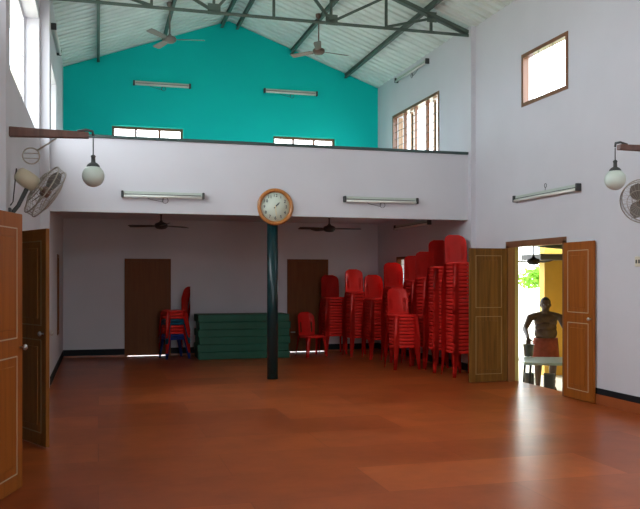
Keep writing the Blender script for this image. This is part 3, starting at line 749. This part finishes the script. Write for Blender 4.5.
# ------------------------------------------------------------------ the man
def capsule(mb, p, q, r0, r1, n=14):
    p, q = Vector(p), Vector(q); L = (q - p).length
    prof = [(r0 * math.sin(a), -r0 * math.cos(a)) for a in [PI / 2 * i / 5 for i in range(6)]] + [(r1 * math.cos(a), L + r1 * math.sin(a)) for a in [PI / 2 * i / 5 for i in range(6)]]
    m = frame_to(q - p, (1, .01, 0) if abs((q - p).normalized().x) < .9 else (0, 1, 0)); m.translation = p; mb.lathe(prof, n, m)
def chain(mb, pts):
    for (p, r), (q, s) in zip(pts, pts[1:]): capsule(mb, p, q, r, s)
def man():
    base = cz(14.5, 545.5, GZ)
    ang = math.atan2(-base.y, -base.x) + PI / 2       # local -y turned to the camera
    t = thing('person', 'bare-chested man in a red waistcloth standing behind the table outside', 'person', tuple(base), ang + .1)
    t.scale = (1.13, 1.08, 1)
    mb = MB(); S = mb.sphere
    # head
    S((0, -.005, 1.555), .1, sc=(.80, .96, 1.12)); S((0, -.03, 1.495), .075, sc=(.82, .95, .9))
    capsule(mb, (0, -.098, 1.565), (0, -.108, 1.53), .012, .017); S((0, -.09, 1.487), .02, sc=(1.4, .7, .6))
    for s in (-1, 1): S((s * .083, .01, 1.545), .03, sc=(.35, .7, 1.1))
    capsule(mb, (0, .005, 1.34), (0, 0, 1.48), .068, .060)
    # torso
    S((0, .0, 1.24), .17, sc=(1.08, .68, .98)); S((0, -.02, 1.04), .17, sc=(1.08, .92, .95)); S((0, -.065, 1.0), .13, sc=(1.05, .9, .95)); S((0, -.02, 1.14), .165, sc=(1.06, .8, .8)); S((0, .01, .90), .17, sc=(1.02, .78, .8))
    for s in (-1, 1):
        capsule(mb, (s * .04, .01, 1.385), (s * .185, .01, 1.335), .055, .068)
        S((s * .085, -.075, 1.245), .075, sc=(1.1, .6, .75))
        chain(mb, [((s * .10, 0, .86), .10), ((s * .115, -.015, .46), .062), ((s * .115, .02, .38), .060), ((s * .115, .03, .09), .040)])
        chain(mb, [((s * .115, .045, .045), .038), ((s * .125, -.06, .04), .038), ((s * .13, -.15, .025), .028)])
        for k in range(5): capsule(mb, (s * (.105 + k * .012), -.15, .022), (s * (.105 + k * .013), -.185 + abs(k - (0 if s < 0 else 0)) * .006, .016), .011, .009, 8)
    def hand(w, d, side, curl):
        d = Vector(d).normalized(); x = Vector(side).normalized(); nrm = d.cross(x).normalized()
        w = Vector(w); pc = w + d * .045
        for k in range(4): capsule(mb, w + x * (k - 1.5) * .008, w + d * .085 + x * (k - 1.5) * .02, .016, .013, 8)
        for k, L in enumerate((.072, .082, .076, .06)):
            b = w + d * .085 + x * (k - 1.5) * .021; d1 = (d + nrm * curl * .5).normalized(); d2 = (d + nrm * curl * 1.6).normalized()
            chain(mb, [(b, .0105), (b + d1 * L * .45, .0095), (b + d1 * L * .45 + d2 * L * .5, .0085)])
        b = w + d * .025 - x * .03; d1 = (d * .75 - x * .6 + nrm * .25).normalized()
        chain(mb, [(w + d * .01 - x * .012, .016), (b + d1 * .02, .013), (b + d1 * .06 + nrm * curl * .015, .0105)])
    # right arm (picture left) reaches down to the bucket rim
    loc = Matrix.Rotation(-(ang + .1), 4, 'Z') @ (bp - base); rim = Vector((loc.x / 1.13 + .01, loc.y / 1.08 + .12, .915))
    wr = rim + Vector((0, .10, .06)); sh = Vector((-.235, .01, 1.32)); el = (sh + wr) / 2 + Vector((-.06, .09, -.03))
    chain(mb, [(tuple(sh), .062), (tuple(el), .044)]); chain(mb, [(tuple(el), .046), (tuple(wr), .029)])
    hand(wr, rim - wr, (-1, 0, 0), .6)
    # left arm hangs outwards
    chain(mb, [((.235, .01, 1.32), .062), ((.335, .04, 1.07), .044)]); chain(mb, [((.335, .04, 1.07), .046), ((.40, -.08, .86), .029)])
    hand((.40, -.08, .86), (.12, -.15, -.9), (0, -1, .1), .35)
    o = mb.build('body_raw', M['skin'])
    md = o.modifiers.new('r', 'REMESH'); md.mode = 'VOXEL'; md.voxel_size = .0075; md.use_smooth_shade = True
    sm = o.modifiers.new('s', 'SMOOTH'); sm.factor = .5; sm.iterations = 4
    me = bpy.data.meshes.new_from_object(o.evaluated_get(bpy.context.evaluated_depsgraph_get())); bpy.data.objects.remove(o)
    me.name = 'body'; me.materials.clear(); me.materials.append(M['skin'])
    for p in me.polygons: p.use_smooth = True
    b = bpy.data.objects.new('body', me); C.objects.link(b); b.parent = t
    mb = MB(); mb.sphere((0, .012, 1.578), .104, sc=(.82, .96, 1.10))
    bmesh.ops.delete(mb.bm, geom=[v for v in mb.bm.verts if v.co.z < 1.50 + max(0, (-v.co.y + .02)) * 1.15 + (0 if v.co.y > 0 else .02)], context='VERTS'); mb.build('hair', M['hair'], t)
    for s in (-1, 1):
        mb = MB(); mb.sphere((s * .032, -.088, 1.557), .013, 12, 8); e_ = mb.build('eye', M['eye'], t)
        mb = MB(); mb.sphere((s * .032, -.0985, 1.557), .006, 10, 6); mb.build('iris', M['hair'], e_)
    # waistcloth folded to the knee
    mb = MB(); n = 48; rows = []
    for i in range(9):
        k = i / 8; z = .95 - .47 * k
        rx, ry = .192 + .035 * k, .165 + .02 * k
        rows.append([Vector((rx * math.cos(a) * (1 + .03 * k * math.sin(9 * a)), ry * math.sin(a) * (1 + .05 * k * math.sin(9 * a + 1)) - .012 * (1 - k), z + .01 * math.sin(a * 2) * k)) for a in [2 * PI * q / n for q in range(n)]])
    vs = [[mb.bm.verts.new(p) for p in R] for R in rows]; fs = []
    for A, Bq in zip(vs, vs[1:]):
        for q in range(n): fs.append(mb.face([A[q], A[(q + 1) % n], Bq[(q + 1) % n], Bq[q]], True))
    bmesh.ops.recalc_face_normals(mb.bm, faces=fs); bmesh.ops.solidify(mb.bm, geom=fs, thickness=.006)
    mb.build('waistcloth', M['cloth'], t)
man()

# ------------------------------------------------------------------ light: open sky and a high sun behind the hall
w = bpy.data.worlds.new('World'); scene.world = w; w.use_nodes = True
nt = w.node_tree; bg = nt.nodes['Background']
bg.inputs['Color'].default_value = (.90, .96, 1.0, 1); bg.inputs['Strength'].default_value = 7
sun = bpy.data.lights.new('sun', 'SUN'); sun.energy = 3; sun.angle = math.radians(3); sun.color = (1, .95, .86)
so = bpy.data.objects.new('sun', sun); C.objects.link(so); so.rotation_euler = Vector((-.12, .75, .85)).to_track_quat('Z', 'Y').to_euler()
def portal(ctr, n, w_, h_):
    l = bpy.data.lights.new('window_daylight', 'AREA'); l.shape = 'RECTANGLE'; l.size = w_; l.size_y = h_; l.cycles.is_portal = True
    o = bpy.data.objects.new('window_daylight', l); C.objects.link(o); o.location = ctr
    o.rotation_euler = (-Vector(n)).to_track_quat('Z', 'Y').to_euler()

for (x, sx, W) in ((HL - T, 1, W4), (HL - T, 1, W5), (HL - T, 1, W6), (HR + TR, -1, W1), (HR + TR, -1, W8), (HR + TR, -1, W2), (HR + TR, -1, W3), (HR + TR, -1, D1)):
    portal((x, (W[0] + W[1]) / 2, (W[2] + W[3]) / 2), (sx, 0, 0), W[3] - W[2], W[1] - W[0])
for W in (W9, W10): portal(((W[0] + W[1]) / 2, VB + .2, (W[2] + W[3]) / 2), (0, -1, 0), W[1] - W[0], W[3] - W[2])
for W in FO: portal(((W[0] + W[1]) / 2, VF - .25, (W[2] + W[3]) / 2), (0, 1, 0), W[1] - W[0], W[3] - W[2])

# ------------------------------------------------------------------ camera and view
cam = bpy.data.cameras.new('camera'); co = bpy.data.objects.new('camera', cam); C.objects.link(co)
cam.sensor_fit = 'HORIZONTAL'; cam.sensor_width = 36; cam.lens = 794.5 / 640 * 36
cam.shift_y = 24 / 640; cam.clip_end = 300
co.location = (0, 0, 1.6); co.rotation_euler = (PI / 2, 0, -TH)
scene.camera = co
vs = scene.view_settings; vs.view_transform = 'Standard'; vs.look = 'None'; vs.gamma = 1; vs.use_curve_mapping = False; vs.exposure = 0.2
scene.cycles.max_bounces = 10; scene.cycles.diffuse_bounces = 8; scene.cycles.use_denoising = True; scene.cycles.caustics_reflective = False; scene.cycles.caustics_refractive = False; scene.cycles.sample_clamp_indirect = 6
